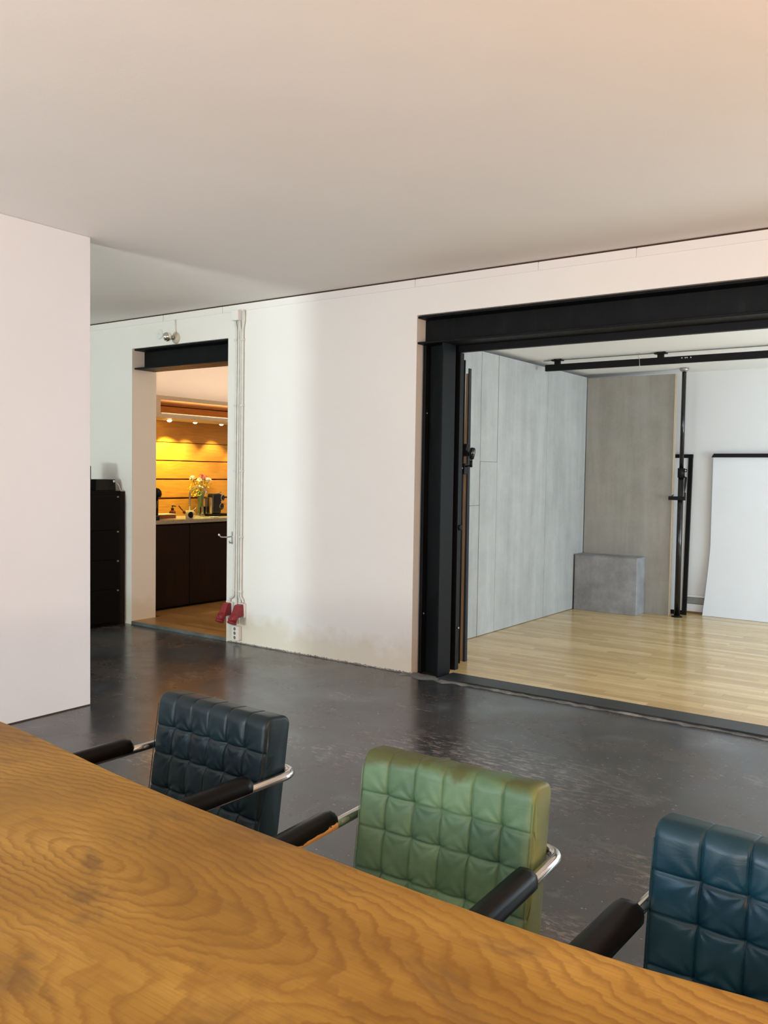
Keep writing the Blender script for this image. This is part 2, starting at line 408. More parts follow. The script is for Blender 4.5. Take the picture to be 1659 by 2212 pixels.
WINS = [(-5.85, -4.85, .85, 2.65), (-3.65, -1.65, .85, 2.55), (-.85, 1.15, .85, 2.55)]
wall_with_windows('wall_front', WINS, YS, WL, WR, ZC, M['wall2'], 'x', .2)
for i, (a0, a1, z0, z1) in enumerate(WINS):
    f = MB(); t = .05; y0, y1 = YS-.10, YS-.05
    f.box(a0, y0, z0, a0+t, y1, z1); f.box(a1-t, y0, z0, a1, y1, z1); f.box(a0+t, y0, z0, a1-t, y1, z0+t); f.box(a0+t, y0, z1-t, a1-t, y1, z1)
    o = struct(f.build('window_%d' % (i+1), M['blacksteel']))
    box('mullion', M['blacksteel'], o, ((a0+a1)/2-.02, y0, z0+t), ((a0+a1)/2+.02, y1, z1-t))
wall_with_windows('wall_right', [(.3, 2.3, .85, 2.55)], WR, YS, YB, ZC, M['wall2'], 'y', .15)
f = MB().box(2.66, .3, .85, 2.71, .35, 2.55).box(2.66, 2.25, .85, 2.71, 2.3, 2.55).box(2.66, .35, .85, 2.71, 2.25, .90).box(2.66, .35, 2.50, 2.71, 2.25, 2.55)
o = struct(f.build('window_5', M['blacksteel'])); box('mullion', M['blacksteel'], o, (2.66, 1.28, .90), (2.71, 1.32, 2.50))
# cover board under the ceiling, in lengths, with the shaded gap above it painted dark brown
cr = struct(MB().box(WL, YW-.004, 2.922, WR, YW, ZC).build('trim_2', M['gapstrip']))
tr = struct(MB().box(WL, YW-.006, 2.868, -6.372, YW, 2.924).build('trim_1', M['wall2']))
cuts = [-6.366, -5.587, -3.574, -2.586, -1.919, -.6, WR]
for a, b in zip(cuts[:-1], cuts[1:]):
    MB().box(a+.003, YW-.006, 2.868, b-.003, YW, 2.924).build('cover_board', M['wall2'], tr)

# ------------------------------------------------------------------ studio beyond the opening
ZS = .02; ZSC = 2.65; XP = -3.864
struct(MB().box(-4.4, 5.50, -.10, 2.4, 9.62, ZS-.015).build('floor_studio_base', M['groove']))
struct(MB().box(-4.4, YB, ZSC, 2.6, 9.8, ZSC+.2).build('ceiling_studio', M['studioceil']))
struct(MB().box(-4.4, 9.62, 0, 2.6, 9.8, ZSC).build('wall_studio_back', M['studiowhite']))
wall_with_windows('wall_studio_right', [(5.9, 8.5, .55, 2.35)], 2.4, YB, 9.8, ZSC, M['studiowhite'], 'y', .2)
o = struct(MB().box(2.46, 5.9, .55, 2.51, 5.95, 2.35).box(2.46, 8.45, .55, 2.51, 8.5, 2.35).box(2.46, 5.95, .55, 2.51, 8.45, .60).box(2.46, 5.95, 2.30, 2.51, 8.45, 2.35).build('window_4', M['blacksteel']))
for yy in (6.77, 7.63): box('mullion', M['blacksteel'], o, (2.46, yy-.02, .60), (2.51, yy+.02, 2.30))
wl = struct(MB().box(-4.6, YB, 0, -4.4, 9.8, ZC).build('wall_studio_left', M['studiowhite']))
PT = 2.61
for (y0, y1, z0, z1) in [(5.68, 6.858, ZS+.004, 1.220), (5.68, 6.858, 1.222, PT), (6.862, 7.180, ZS+.004, 1.618), (6.862, 7.180, 1.620, PT),
                         (7.1825, 8.248, ZS+.004, PT), (8.252, 9.262, ZS+.004, PT)]:
    off = random.uniform(-.002, .002)
    MB().box(XP-.03, y0+.001, z0, XP+off, y1-.001, z1).build('panel', M['conc_wall'], wl, bevel=.0015, seg=1)
# strip floor
fl = struct(MB().box(-4.4, 5.50, ZS-.015, 2.4, 5.502, ZS).build('floor_studio', M['parquet']))
pm = MB().box(0, 0, 0, 1, .0685, .012)
pmesh = None; rest = MB(); tints = []
planks = []
yy = 5.504; row = 0
while yy < 9.62:
    xx = -4.4 - random.random()*.7
    while xx < 2.38:
        L = random.choice([.45, .6, .75, .9, 1.1]); a, b = max(xx, -4.4), min(xx+L, 2.38)
        if b-a > .03: planks.append((a, b, yy))
        xx += L
    yy += .0695; row += 1
vis = [p for p in planks if p[1] > -3.9 and p[0] < -1.75 + max(0, (6.5-p[2])*.9)]
vis = sorted(vis, key=lambda p: p[2])[:300]; vs = set(vis)
for i, (a, b, y) in enumerate(vis):
    dz = random.uniform(-.0003, .0003)
    if pmesh is None:
        o = pm.build('plank', M['parquet'], fl); pmesh = o.data
    else:
        o = bpy.data.objects.new('plank', pmesh); COL.objects.link(o); o.parent = fl
    o.location = (a, y, ZS-.012+dz); o.scale = (b-a-.0012, 1, 1)
for p in planks:
    if p in vs: continue
    a, b, y = p; rest.box(a, y, ZS-.012, b-.0012, y+.0685, ZS); tints.append(random.random())
o = rest.build('plank_field', M['parquet'], fl); o['kind'] = 'stuff'
at = o.data.attributes.new('tint', 'FLOAT', 'FACE'); at.data.foreach_set('value', [t for t in tints for _ in range(6)])
# steel sill plate and the mortar along it
tag(MB().box(-3.295, 5.298, .001, 1.58, 5.502, .0205).build('steel_threshold', M['sillsteel'], bevel=.002), 'long black steel plate along the floor of the wide studio opening', 'threshold')
mo = MB(); xs = [-3.62+i*.05 for i in range(105)]; vs_ = []; fs_ = []
for i, x in enumerate(xs):
    d = .020+.035*random.random()**2 + (.05 if x < -3.2 else 0)*random.random()
    yb_ = 5.36 if x < -3.30 else 5.299
    vs_ += [(x, yb_, .006+.006*random.random()), (x, 5.30-d, .0012)]
for i in range(len(xs)-1): fs_.append((2*i, 2*i+1, 2*i+3, 2*i+2))
mo.add(vs_, fs_); struct(mo.build('trim_3', M['mortar']))
# crumbling plaster foot of the wall between the openings
mo = MB(); vs_ = []; fs_ = []; n_ = 240
for i in range(n_+1):
    x = -5.50+i*(1.94/n_); d = .004+.016*random.random()**2
    vs_ += [(x, YW+.001, .006+.012*random.random()**2), (x, YW-.003, .004+.005*random.random()), (x, YW-d, .0012)]
for i in range(n_):
    b = 3*i; fs_ += [(b, b+1, b+4, b+3), (b+1, b+2, b+5, b+4)]
mo.add(vs_, fs_); struct(mo.build('trim_4', M['mortar']))

# ------------------------------------------------------------------ steel in the openings
def ibeam(m, x0, x1, y0, y1, z0, z1, tf=.016, tw=.012):
    ym = (y0+y1)/2
    m.box(x0, y0, z0, x1, y1, z0+tf); m.box(x0, y0, z1-tf, x1, y1, z1); m.box(x0, ym-tw/2, z0+tf, x1, ym+tw/2, z1-tf)
    return m
t = thing('steel_beam', 'long black steel beam across the top of the wide studio opening', 'beam', (-3.555, 5.34, 2.45))
ibeam(MB(), -3.553, 1.6, 5.337, 5.557, 2.452, 2.655).build('girder', M['blacksteel'], t, bevel=.004)
box('door_track', M['black'], t, (-3.40, 5.56, 2.405), (1.6, 5.60, 2.46))
t = thing('steel_beam', 'short black steel beam over the kitchen doorway', 'beam', (-6.82, 5.36, 2.455))
ibeam(MB(), -6.82, -5.52, 5.355, 5.605, 2.455, 2.65).build('girder', M['blacksteel'], t, bevel=.004)
t = thing('steel_column', 'black steel H column at the left edge of the studio opening', 'column', (-3.42, 5.44, 0))
cm = MB()
cm.box(-3.542, 5.400, .001, -3.517, 5.545, 2.451); cm.box(-3.341, 5.337, .001, -3.326, 5.510, 2.451); cm.box(-3.517, 5.462, .001, -3.341, 5.474, 2.451)
cm.build('shaft', M['blacksteel'], t, bevel=.003)
for z in (.45, 1.95):
    MB().lathe([(.007, 0), (.007, .006), (.004, .008)], (-3.5168, 5.425, z), (1, 0, 0), 8).build('bolt', M['steel'], t)
t = thing('door_post', 'narrow black steel door post standing behind the H column', 'post', (-3.35, 5.60, 0))
MB().box(-3.43, 5.575, ZS, -3.322, 5.625, 2.404).build('post', M['black'], t, bevel=.003)
MB().lathe([(.016, 0), (.022, .004), (.022, .010), (.012, .014)], (-3.3218, 5.60, 1.10), (1, 0, 0), 14).build('pull_ring', M['blacksteel'], t)
MB().lathe([(.008, 0), (.008, .012)], (-3.3218, 5.60, .34), (1, 0, 0), 10).build('latch', M['steel'], t)

# leaning batten, pole and clamp left of the concrete panels
t = thing('wooden_batten', 'bare brown batten with dark felt side leaning behind the steel column', 'batten', (-3.455, 5.90, ZS))
b = MB(); b.prism([(-3.480, 5.885, ZS), (-3.436, 5.885, ZS), (-3.493, 5.985, 2.30), (-3.515, 5.985, 2.30)], (0, .03, 0)); b.build('batten', M['batten'], t)
b = MB(); b.prism([(-3.435, 5.880, ZS), (-3.415, 5.880, ZS), (-3.484, 5.98, 2.34), (-3.492, 5.98, 2.34)], (0, .036, 0)); b.build('felt_edge', M['navy'], t)
t = thing('support_pole', 'slim black pole with knobbed clamp in front of the leaning batten', 'pole', (-3.410, 5.80, ZS))
MB().tube([(-3.423, 5.80, ZS), (-3.423, 5.80, 2.38)], .010, 10).build('pole', M['blacksteel'], t)
cl = MB(); cl.box(-3.445, 5.775, 1.50, -3.390, 5.825, 1.585); cl.build('clamp', M['black'], t, bevel=.006)
cl = MB(); cl.tube([(-3.395, 5.79, 1.56), (-3.355, 5.79, 1.568), (-3.340, 5.79, 1.575)], .006, 8); cl.tube([(-3.341, 5.79, 1.555), (-3.341, 5.79, 1.61)], .011, 10); cl.build('clamp_arm', M['black'], t)
MB().lathe([(.008, 0), (.020, .01), (.024, .05), (.022, .085), (.014, .095)], (-3.341, 5.79, 1.612), (.15, 0, 1), 12).build('knob', M['blackgloss'], t)
cl = MB(); cl.prism([(-3.417, 5.77, 1.640), (-3.360, 5.77, 1.640), (-3.355, 5.77, 1.668), (-3.383, 5.77, 1.688), (-3.367, 5.77, 1.735), (-3.417, 5.77, 1.735)], (0, .05, 0)); cl.build('jaw', M['black'], t, bevel=.004)
MB().lathe([(.009, 0), (.009, .012)], (-3.410, 5.772, 1.548), (0, -1, 0), 10).build('bolt', M['steel'], t)

# ------------------------------------------------------------------ studio furniture
t = thing('concrete_board', 'tall grey concrete board standing in the far studio corner', 'board', (-3.36, 9.27, ZS))
MB().box(-3.860, 9.266, ZS, -2.882, 9.290, 2.600).build('face_sheet', M['conc_board'], t, bevel=.001, seg=1)
MB().box(-2.881, 9.264, ZS, -2.866, 9.294, 2.600).build('edge_strip', M['ply'], t)
t = thing('concrete_block', 'low grey concrete block on the oak floor in the studio corner', 'block', (-3.5, 9.1, ZS))
MB().box(-3.845, 8.995, ZS, -3.142, 9.255, .628).build('block_body', M['conc_block'], t, bevel=.004)
MB().box(-3.845, 8.993, .6285, -3.140, 9.255, .636).build('block_top', M['conc_block'], t, bevel=.002)

t = thing('autopole', 'black floor to ceiling pole beside the concrete board', 'pole', (-2.788, 9.235, ZS))
px, py = -2.779, 9.235
MB().tube([(px, py, ZS+.012), (px, py, 1.57)], .030, 16).build('lower_tube', M['blackgloss'], t)
MB().tube([(px, py, 1.57), (px, py, 2.61)], .022, 14).build('upper_tube', M['blackgloss'], t)
MB().lathe([(.055, 0), (.055, .008), (.032, .018)], (px, py, ZS), (0, 0, 1), 18).build('foot', M['black'], t)
MB().lathe([(.022, 0), (.045, .02), (.05, .036)], (px, py, 2.608), (0, 0, 1), 18).build('ceiling_pad', M['steel'], t)
MB().tube([(px, py, 1.50), (px, py, 1.60)], .037, 14).build('collar', M['black'], t)
lv = MB(); lv.tube([(px+.037, py-.02, 1.51), (px+.055, py-.02, 1.50), (px+.05, py-.02, 1.42), (px+.045, py-.02, 1.34)], [.008, .014, .012, .004], 8); lv.build('lever', M['black'], t)
MB().tube(arc((px+.050, py-.02, 1.575), (1, 0, 0), (0, 0, 1), .014, 0, 2*math.pi*.95, 12), .005, 6).build('ring', M['black'], t)
cl = MB(); cl.box(px-.115, py-.045, 1.262, px+.052, py-.012, 1.302); cl.box(px+.045, py-.04, 1.262, px+.06, py-.015, 1.345); cl.tube([(px-.085, py-.03, 1.30), (px-.065, py-.03, 1.318)], .006, 6); cl.build('cross_clamp', M['black'], t, bevel=.003)

t = thing('black_frame', 'tall black edged white panel leaning against the studio wall', 'frame', (-2.9, 9.45, ZS))
def lean(z): return 9.42 + z*.075
def bar(x0, x1, z0, z1, name, mat, th=.03, dy=0, dx0=0, dx1=0):
    m = MB(); m.prism([(x0, lean(z0)+dy, z0), (x1, lean(z0)+dy, z0), (x1+dx1, lean(z1)+dy, z1), (x0+dx0, lean(z1)+dy, z1)], (0, th, 0)); return m.build(name, mat, t)
bar(-3.70, -2.742, ZS, .065, 'frame_bottom', M['black'])
bar(-2.785, -2.742, .065, 1.715, 'frame_side', M['black'], dx0=-.016, dx1=-.016)
bar(-3.70, -3.66, .065, 1.715, 'frame_side', M['black'])
bar(-3.70, -2.756, 1.715, 1.755, 'frame_top', M['black'])
bar(-3.66, -2.785, .065, 1.715, 'panel_sheet', M['framewhite'], .008, .012, 0, -.016)

t = thing('paper_backdrop', 'wide white backdrop sheet hanging from black bar in studio', 'backdrop', (-1.2, 9.52, ZS))
bk = MB(); vs_ = []; fs_ = []; nz = 24
for i in range(nz+1):
    z = ZS+.002 + (1.735-ZS)*i/nz; k = max(0, 1-z/.75)
    y = 9.575 - .075*k*k
    vs_ += [(-2.548-.045*k, y, z), (.20, y-.02, z), (.20, y-.017, z), (-2.548-.045*k, y+.003, z)]
for i in range(nz):
    for k in range(4): fs_.append((4*i+k, 4*i+(k+1) % 4, 4*i+4+(k+1) % 4, 4*i+4+k))
fs_ += [(3, 2, 1, 0), (4*nz, 4*nz+1, 4*nz+2, 4*nz+3)]
bk.add(vs_, fs_); o = bk.build('paper_sheet', M['paper'], t)
b = MB(); b.prism([(-2.560, 9.545, 1.722), (.22, 9.545, 1.722), (.22, 9.545, 1.762), (-2.535, 9.545, 1.762)], (0, .04, 0)); b.build('top_bar', M['black'], t)
t = thing('skirting_duct', 'low white and grey cable duct along the studio wall foot', 'duct', (-2.6, 9.6, ZS))
box('duct_body', M['studiowhite'], t, (-4.3, 9.575, .045), (2.38, 9.619, .125))
box('grey_strip', M['greyrail'], t, (-4.3, 9.590, .130), (2.38, 9.619, .195))
box('cover_lip', M['studiowhite'], t, (-4.3, 9.583, .200), (2.38, 9.619, .222))
struct(MB().box(-4.3, 9.585, ZS, 2.38, 9.62, .044).build('baseboard_studio', M['brownskirt']))

t = thing('ceiling_rail', 'black equipment rail hung below the studio ceiling', 'rail', (-1.0, 7.95, 2.54))
box('rail_bar', M['black'], t, (-3.755, 7.93, 2.535), (1.6, 7.97, 2.598), .003)
for x in (-3.63, -2.61, -1.59, -.57, .45):
    b = MB(); b.box(x-.028, 7.935, 2.598, x+.028, 7.965, 2.63); b.box(x-.055, 7.92, 2.63, x+.055, 7.98, 2.642); b.tube([(x-.03, 7.95, 2.642), (x-.03, 7.95, 2.65)], .012, 8); b.tube([(x+.03, 7.95, 2.642), (x+.03, 7.95, 2.65)], .012, 8)
    b.build('hanger', M['black'], t)
for x in (-2.412, -2.382, -2.366, -2.333):
    MB().lathe([(.0055, 0), (.0055, .001)], (x, 7.93, 2.580), (0, -1, 0), 10).build('hole', M['white'], t)
tag(MB().tube([(-3.80, 7.99, 2.644), (-2.6, 7.985, 2.645), (-1.0, 7.98, 2.644), (1.6, 7.98, 2.645)], .004, 6).build('ceiling_cable', M['greyrail']), 'thin grey cable along the studio ceiling above the black rail', 'cable')
tag(MB().tube([(-2.80, 7.925, 2.649), (-2.812, 7.922, 2.62), (-2.800, 7.924, 2.59), (-2.797, 7.924, 2.54), (-2.797, 7.924, 2.52)], .003, 6).build('wire_tie', M['steel']), 'small loose wire tied around the black ceiling rail', 'wire')

# ------------------------------------------------------------------ kitchen
ZK = .032; XK = -7.70
struct(MB().box(-8.0, YW+.002, -.10, -4.6, 9.0, ZK-.012).build('floor_kitchen_base', M['groove']))
struct(MB().box(-8.0, YB, 2.9, -4.6, 9.0, 3.0).build('ceiling_kitchen', M['wall2']))
struct(MB().box(-8.0, YB, 0, XK-.03, 9.0, 2.9).build('wall_kitchen_left', M['wall2']))
struct(MB().box(-8.0, 9.0, 0, -4.6, 9.15, 2.9).build('wall_kitchen_back', M['wall2']))
fk = struct(MB().box(-6.815, YW+.003, ZK-.03, -5.525, YW+.010, ZK).build('floor_kitchen', M['kitchenfloor']))
rest = MB(); tints = []; y = YW+.011
while y < 9.0:
    x = -8.0-random.random()*.6
    while x < -4.6:
        L = random.choice([.45, .6, .8, 1.0]); a, b_ = max(x, -8.0), min(x+L, -4.6)
        if y < YB: a, b_ = max(a, -6.818), min(b_, -5.522)
        if b_-a > .02: rest.box(a, y, ZK-.012, b_-.001, y+.0685, ZK); tints.append(random.random())
        x += L
    y += .0695
o = rest.build('plank_field', M['kitchenfloor'], fk); o['kind'] = 'stuff'
at = o.data.attributes.new('tint', 'FLOAT', 'FACE'); at.data.foreach_set('value', [t_ for t_ in tints for _ in range(6)])
# concrete step edge in the doorway
struct(MB().box(-6.82, YW-.004, .0008, -5.52, YW+.004, ZK-.001).build('trim_5', M['stepgrey']))
# plank wall behind the worktop
pw = struct(MB().box(XK-.03, YB, 0, XK-.012, 9.0, 2.9).build('wall_kitchen_planks', M['groove']))
for (z0, z1) in [(.975, 1.166), (1.188, 1.385), (1.402, 1.598), (1.610, 1.808), (1.816, 2.049), (2.087, 2.212), (2.226, 2.30)]:
    MB().box(XK-.012, YB+.002, z0, XK, 8.9, z1).build('plank', M['orangewood'], pw, bevel=.0015, seg=1)
struct(MB().box(XK-.02, YB, 2.305, XK+.005, 9.0, 2.9).build('wall_kitchen_upper', M['wall2']))
# boxed shelf with downlights
XF = -7.20
t = thing('kitchen_shelf', 'cream boxed wall shelf with downlights above the kitchen worktop', 'shelf', (-7.45, 6.8, 2.04))
box('bottom_board', M['cream'], t, (XK+.001, YB+.01, 2.050), (XF, 8.6, 2.085), .002)
box('top_board', M['cream'], t, (XK+.006, YB+.01, 2.233), (XF, 8.6, 2.278), .002)
box('end_board', M['cream'], t, (XK+.006, YB+.01, 2.086), (XF, 5.992, 2.232), .002)
LY = [(-7.50, 6.363), (-7.50, 6.735), (-7.50, 7.14), (-7.50, 7.6)]
for i, (lx, ly) in enumerate(LY):
    r_ = MB().tube(arc((lx, ly, 2.047), (1, 0, 0), (0, 1, 0), .032, 0, 2*math.pi, 16)[:-1], .004, 6, closed=True).build('lamp_ring', M['chrome'], t)
    MB().lathe([(.004, -.020), (.016, -.017), (.024, -.009), (.027, 0), (.027, .003)], (lx, ly, 2.0465), (0, 0, 1), 16).build('lamp_lens', M['glow'] if i == 0 else M['glowsoft'], t)
    l = bpy.data.lights.new('shelf_spot', 'SPOT'); l.energy = 88 if i == 0 else 24; l.color = (1, .80, .18) if i == 0 else (1, .74, .32); l.spot_size = R(88); l.spot_blend = .45; l.shadow_soft_size = .02
    lo = bpy.data.objects.new('shelf_spot', l); COL.objects.link(lo); lo.location = (lx, ly, 2.018); lo.rotation_euler = Vector((-.14, .34 if i == 0 else .10, -1)).to_track_quat('-Z', 'Y').to_euler()
for (y, w_, lab, nm, h) in [(6.06, .09, 'small dark parcel lying on the cream kitchen shelf, left one', 'parcel', .014), (6.45, .05, 'tiny dark tin on the cream kitchen shelf, right of parcel', 'tin', .012)]:
    tag(MB().box(-7.30, y, 2.0855, -7.24, y+w_, 2.0855+h).build(nm, M['redbrown'], loc=(-7.27, y, 2.0855), bevel=.002), lab, nm)
# added unseen fill strips: one on the shelf lights the wall, one its recess
for (lab, x, z, up, pw_) in [('added unseen strip light lying on top of the boxed kitchen shelf', -7.36, 2.279, 1, 5.2), ('added unseen strip light lying inside the boxed kitchen shelf', -7.23, 2.0855, 1, 5.5)]:
    t = thing('fill_strip', lab, 'lamp', (x, 6.9, z))
    za, zb_ = (z, z+.012) if up > 0 else (z-.010, z)
    box('housing', M['white'], t, (x-.012, 6.02, za), (x+.012, 8.5, zb_), .002)
    zc_ = zb_+.0006 if up > 0 else za-.0016
    box('diffuser', M['glowsoft'], t, (x-.009, 6.03, zc_), (x+.009, 8.49, zc_+.001))
    lo = area('fill_strip_light', (x, 7.25, z+.022*up), (0, 0, up), .02, 2.4, pw_, (1, .72, .50) if z > 2.2 else (1, .40, .13))
t = thing('fill_lamp', 'added unseen kitchen fill lamp on the ceiling right of the doorway', 'lamp', (-5.2, 7.3, 2.9))  # added lamp out of view, brightens the door jamb and kitchen
MB().lathe([(.10, 0), (.15, -.03), (.15, -.06), (.10, -.09), (.02, -.10)], (-5.2, 7.3, 2.899), (0, 0, 1), 24).build('glass_bowl', M['glowsoft'], t)
l = bpy.data.lights.new('kitchen_fill', 'POINT'); l.energy = 24; l.color = (1, .80, .60); l.shadow_soft_size = .14
lo = bpy.data.objects.new('kitchen_fill', l); COL.objects.link(lo); lo.location = (-5.2, 7.3, 2.62)
# base units and worktop
XC = -7.06
for i, (y0, y1, lab) in enumerate([(5.64, 6.29, 'dark walnut kitchen base unit nearest the left door jamb'), (6.292, 6.92, 'dark walnut kitchen base unit beside the right door jamb'), (6.922, 7.60, 'dark walnut kitchen base unit mostly hidden behind right jamb')]):
    t = thing('base_unit', lab, 'cabinet', (-7.38, (y0+y1)/2, ZK), 0, 'kitchen base units')
    box('carcass', M['darkwood'], t, (XK+.005, y0+.002, ZK+.08), (XC-.045, y1-.002, .933))
    box('plinth', M['black'], t, (XK+.005, y0+.002, ZK), (XC-.075, y1-.002, ZK+.079))
    d = box('door', M['darkwood'], t, (XC-.044, y0+.003, ZK+.03), (XC-.022, y1-.003, .915), .002)
tag(MB().box(XK+.001, 5.63, .935, XC, 8.6, .975).build('worktop', M['worktop'], bevel=.003), 'grey stone worktop running along the plank wall of the kitchen', 'worktop')
ZT = .9755
# black mixer at the left edge
t = thing('stand_mixer', 'black kitchen appliance half hidden by the left door jamb', 'appliance', (-7.10, 5.880, ZT))
MB().box(-7.16, 5.790, ZT, -7.085, 5.895, 1.03).build('base', M['blackgloss'], t, bevel=.01)
MB().tube([(-7.12, 5.870, 1.02), (-7.12, 5.875, 1.22)], .022, 12).build('column', M['blackgloss'], t)
MB().lathe([(.005, .0), (.052, .0), (.062, .03), (.056, .065), (.035, .09), (.005, .098)], (-7.12, 5.865, 1.215), (0, 0, 1), 18).build('head', M['black'], t)
t = thing('wooden_box', 'flat dark box with pale lid at the left of the kitchen worktop', 'box', (-7.39, 6.2, ZT))
MB().box(-7.47, 6.03, ZT, -7.31, 6.30, 1.014).build('box_body', M['redbrown'], t, bevel=.003)
MB().box(-7.472, 6.028, 1.0145, -7.308, 6.302, 1.022).build('lid', M['cream2'], t, bevel=.002)
t = thing('soap_dispenser', 'amber pump soap bottle on the kitchen worktop', 'bottle', (-7.44, 6.36, ZT))
MB().lathe([(.034, 0), (.036, .004), (.036, .058), (.030, .074), (.014, .082), (.014, .088)], (-7.44, 6.36, ZT), (0, 0, 1), 20).build('bottle_body', M['amber'], t)
MB().lathe([(.017, 0), (.017, .016), (.006, .018), (.006, .036)], (-7.44, 6.36, ZT+.088), (0, 0, 1), 14).build('collar', M['black'], t)
MB().tube([(-7.44, 6.352, ZT+.128), (-7.44, 6.368, ZT+.129), (-7.43, 6.40, ZT+.122)], .006, 8).build('pump_spout', M['black'], t)
MB().box(-7.404, 6.345, ZT+.03, -7.4025, 6.375, ZT+.055).build('paper_label', M['redbrown'], t)
t = thing('mug', 'cream mug with round black print on the worktop front', 'mug', (-7.13, 6.33, ZT))
MB().lathe([(.036, 0), (.041, .004), (.042, .088), (.039, .088), (.037, .01), (.002, .008)], (-7.13, 6.33, ZT), (0, 0, 1), 24).build('mug_body', M['cream2'], t)
MB().tube([(-7.125+.02*.0, 6.370, ZT+.070), (-7.12, 6.392, ZT+.070), (-7.115, 6.404, ZT+.045), (-7.12, 6.392, ZT+.020), (-7.125, 6.370, ZT+.018)], .006, 8).build('handle', M['cream2'], t)
pr = MB(); vs_ = []; fs_ = []; na, nb = 14, 10
for i in range(nb+1):
    for k in range(na):
        a = 2*math.pi*k/na; rr = i/nb; th = R(-18)+rr*math.cos(a)*.78; z = ZT+.044+rr*math.sin(a)*.034
        vs_.append((-7.13+.0428*math.cos(th), 6.33+.0428*math.sin(th), z))
for i in range(nb):
    for k in range(na): fs_.append((i*na+k, i*na+(k+1) % na, (i+1)*na+(k+1) % na, (i+1)*na+k))
pr.add(vs_, fs_, True); pr.build('black_print', M['black'], t)
t = thing('dish_brush', 'small red brown brush leaning on the cream mug', 'brush', (-7.18, 6.26, ZT))
MB().tube([(-7.17, 6.290, 1.050), (-7.18, 6.255, 1.085), (-7.19, 6.232, 1.118)], [.005, .007, .006], 8).build('handle', M['redbrown'], t)
MB().lathe([(.004, 0), (.016, .010), (.018, .026), (.006, .040)], (-7.165, 6.300, 1.030), (.0, -.6, .8), 10).build('brush_head', M['redbrown'], t)
t = thing('faucet', 'chrome swan neck tap standing behind the cream mug', 'faucet', (-7.58, 6.73, ZT))
fx, fy = -7.585, 6.735
MB().lathe([(.028, 0), (.028, .01), (.018, .03)], (fx, fy, ZT), (0, 0, 1), 16).build('base', M['chrome'], t)
dv = Vector((.92, .38, 0))
ac = arc((fx+dv.x*.105, fy+dv.y*.105, 1.21), (-dv.x, -dv.y, 0), (0, 0, 1), .105, 0, R(168), 16)
MB().tube([(fx, fy, ZT+.02), (fx, fy, 1.1)] + ac, .0125, 12).build('spout', M['chrome'], t)
MB().tube([(fx+.012, fy+.01, ZT+.06), (fx+.04, fy+.03, ZT+.075), (fx+.07, fy+.04, ZT+.10)], .006, 8).build('lever', M['chrome'], t)
# vase with flowers
vx, vy = -7.615, 6.93
t = thing('flower_vase', 'green glass vase of carnations in front of the plank wall', 'vase', (vx, vy, ZT))
MB().lathe([(.034, 0), (.036, .01), (.030, .08), (.030, .15), (.038, .22), (.052, .275), (.048, .275), (.034, .21), (.027, .14), (.027, .02), (.003, .012)], (vx, vy, ZT), (0, 0, 1), 20).build('glass_body', M['vase'], t)
heads = [(-.01, -.115, .425, 'w'), (.0, .005, .448, 'p'), (-.02, .10, .43, 'p'), (.03, -.05, .40, 'w'), (-.03, .04, .415, 'w'), (.03, .09, .405, 'w')]
for (dx, dy, dz, c) in heads:
    MB().tube([(vx, vy+dy*.08, ZT+.05), (vx+dx*.3, vy+dy*.25, ZT+.25), (vx+dx, vy+dy, ZT+dz)], .0035, 6).build('stem', M['leaf'], t)
    pt = MB()
    for k in range(26):
        a = random.random()*6.283; el = random.uniform(-.2, 1.45); r0 = .030
        d = Vector((math.cos(a)*math.cos(el), math.sin(a)*math.cos(el), math.sin(el)))
        c0 = Vector((vx+dx, vy+dy, ZT+dz)) + d*r0*.4; u_ = d.orthogonal().normalized()*.014; v_ = d.cross(u_).normalized()*.014
        pt.add([c0, c0+d*r0*.7+u_, c0+d*r0*.95, c0+d*r0*.7-u_], [(0, 1, 2, 3)]); pt.add([c0, c0+d*r0*.7+v_, c0+d*r0*.95, c0+d*r0*.7-v_], [(0, 1, 2, 3)])
    pt.lathe([(.004, -.02), (.016, -.005), (.022, .012), (.012, .026), (.002, .03)], (vx+dx, vy+dy, ZT+dz), (0, 0, 1), 10)
    pt.build('flower_head', M['petal'] if c == 'w' else M['petalpink'], t)
lf = MB()
for k in range(150):
    a = random.uniform(-1, 1); h = random.uniform(.22, .41); c0 = Vector((vx+random.uniform(-.05, .05), vy+a*.11*(h/.3)-(.06 if h < .33 else 0), ZT+h))
    d = Vector((random.uniform(-1, 1), random.uniform(-1, 1), random.uniform(-.3, 1))).normalized(); s_ = d.orthogonal().normalized()*.007; L_ = random.uniform(.02, .045)
    lf.add([c0, c0+d*L_*.5+s_, c0+d*L_, c0+d*L_*.5-s_], [(0, 1, 2, 3)])
o = lf.build('filler_leaves', M['leafyellow'], t); o['kind'] = 'stuff'
t = thing('drinking_glass', 'clear drinking glass between the vase and the coffee machine', 'glass', (-7.44, 6.84, ZT))
MB().lathe([(.028, 0), (.030, .002), (.034, .11), (.032, .11), (.028, .008), (.002, .006)], (-7.44, 6.80, ZT), (0, 0, 1), 18).build('glass_wall', M['glass'], t)
t = thing('coffee_machine', 'black capsule coffee machine on the worktop at right', 'coffee machine', (-7.40, 6.97, ZT))
MB().box(-7.46, 6.885, ZT+.03, -7.36, 7.02, 1.235).build('body', M['blackgloss'], t, bevel=.018, seg=3)
MB().box(-7.48, 6.84, ZT, -7.34, 7.12, ZT+.028).build('drip_tray', M['black'], t, bevel=.006)
MB().tube([(-7.41, 7.015, 1.185), (-7.41, 7.075, 1.185)], .042, 18).build('brew_head', M['blackgloss'], t)
MB().tube(arc((-7.365, 7.05, 1.185), (0, 1, 0), (0, 0, 1), .037, R(60), R(270), 10), .005, 6).build('head_trim', M['chrome'], t)
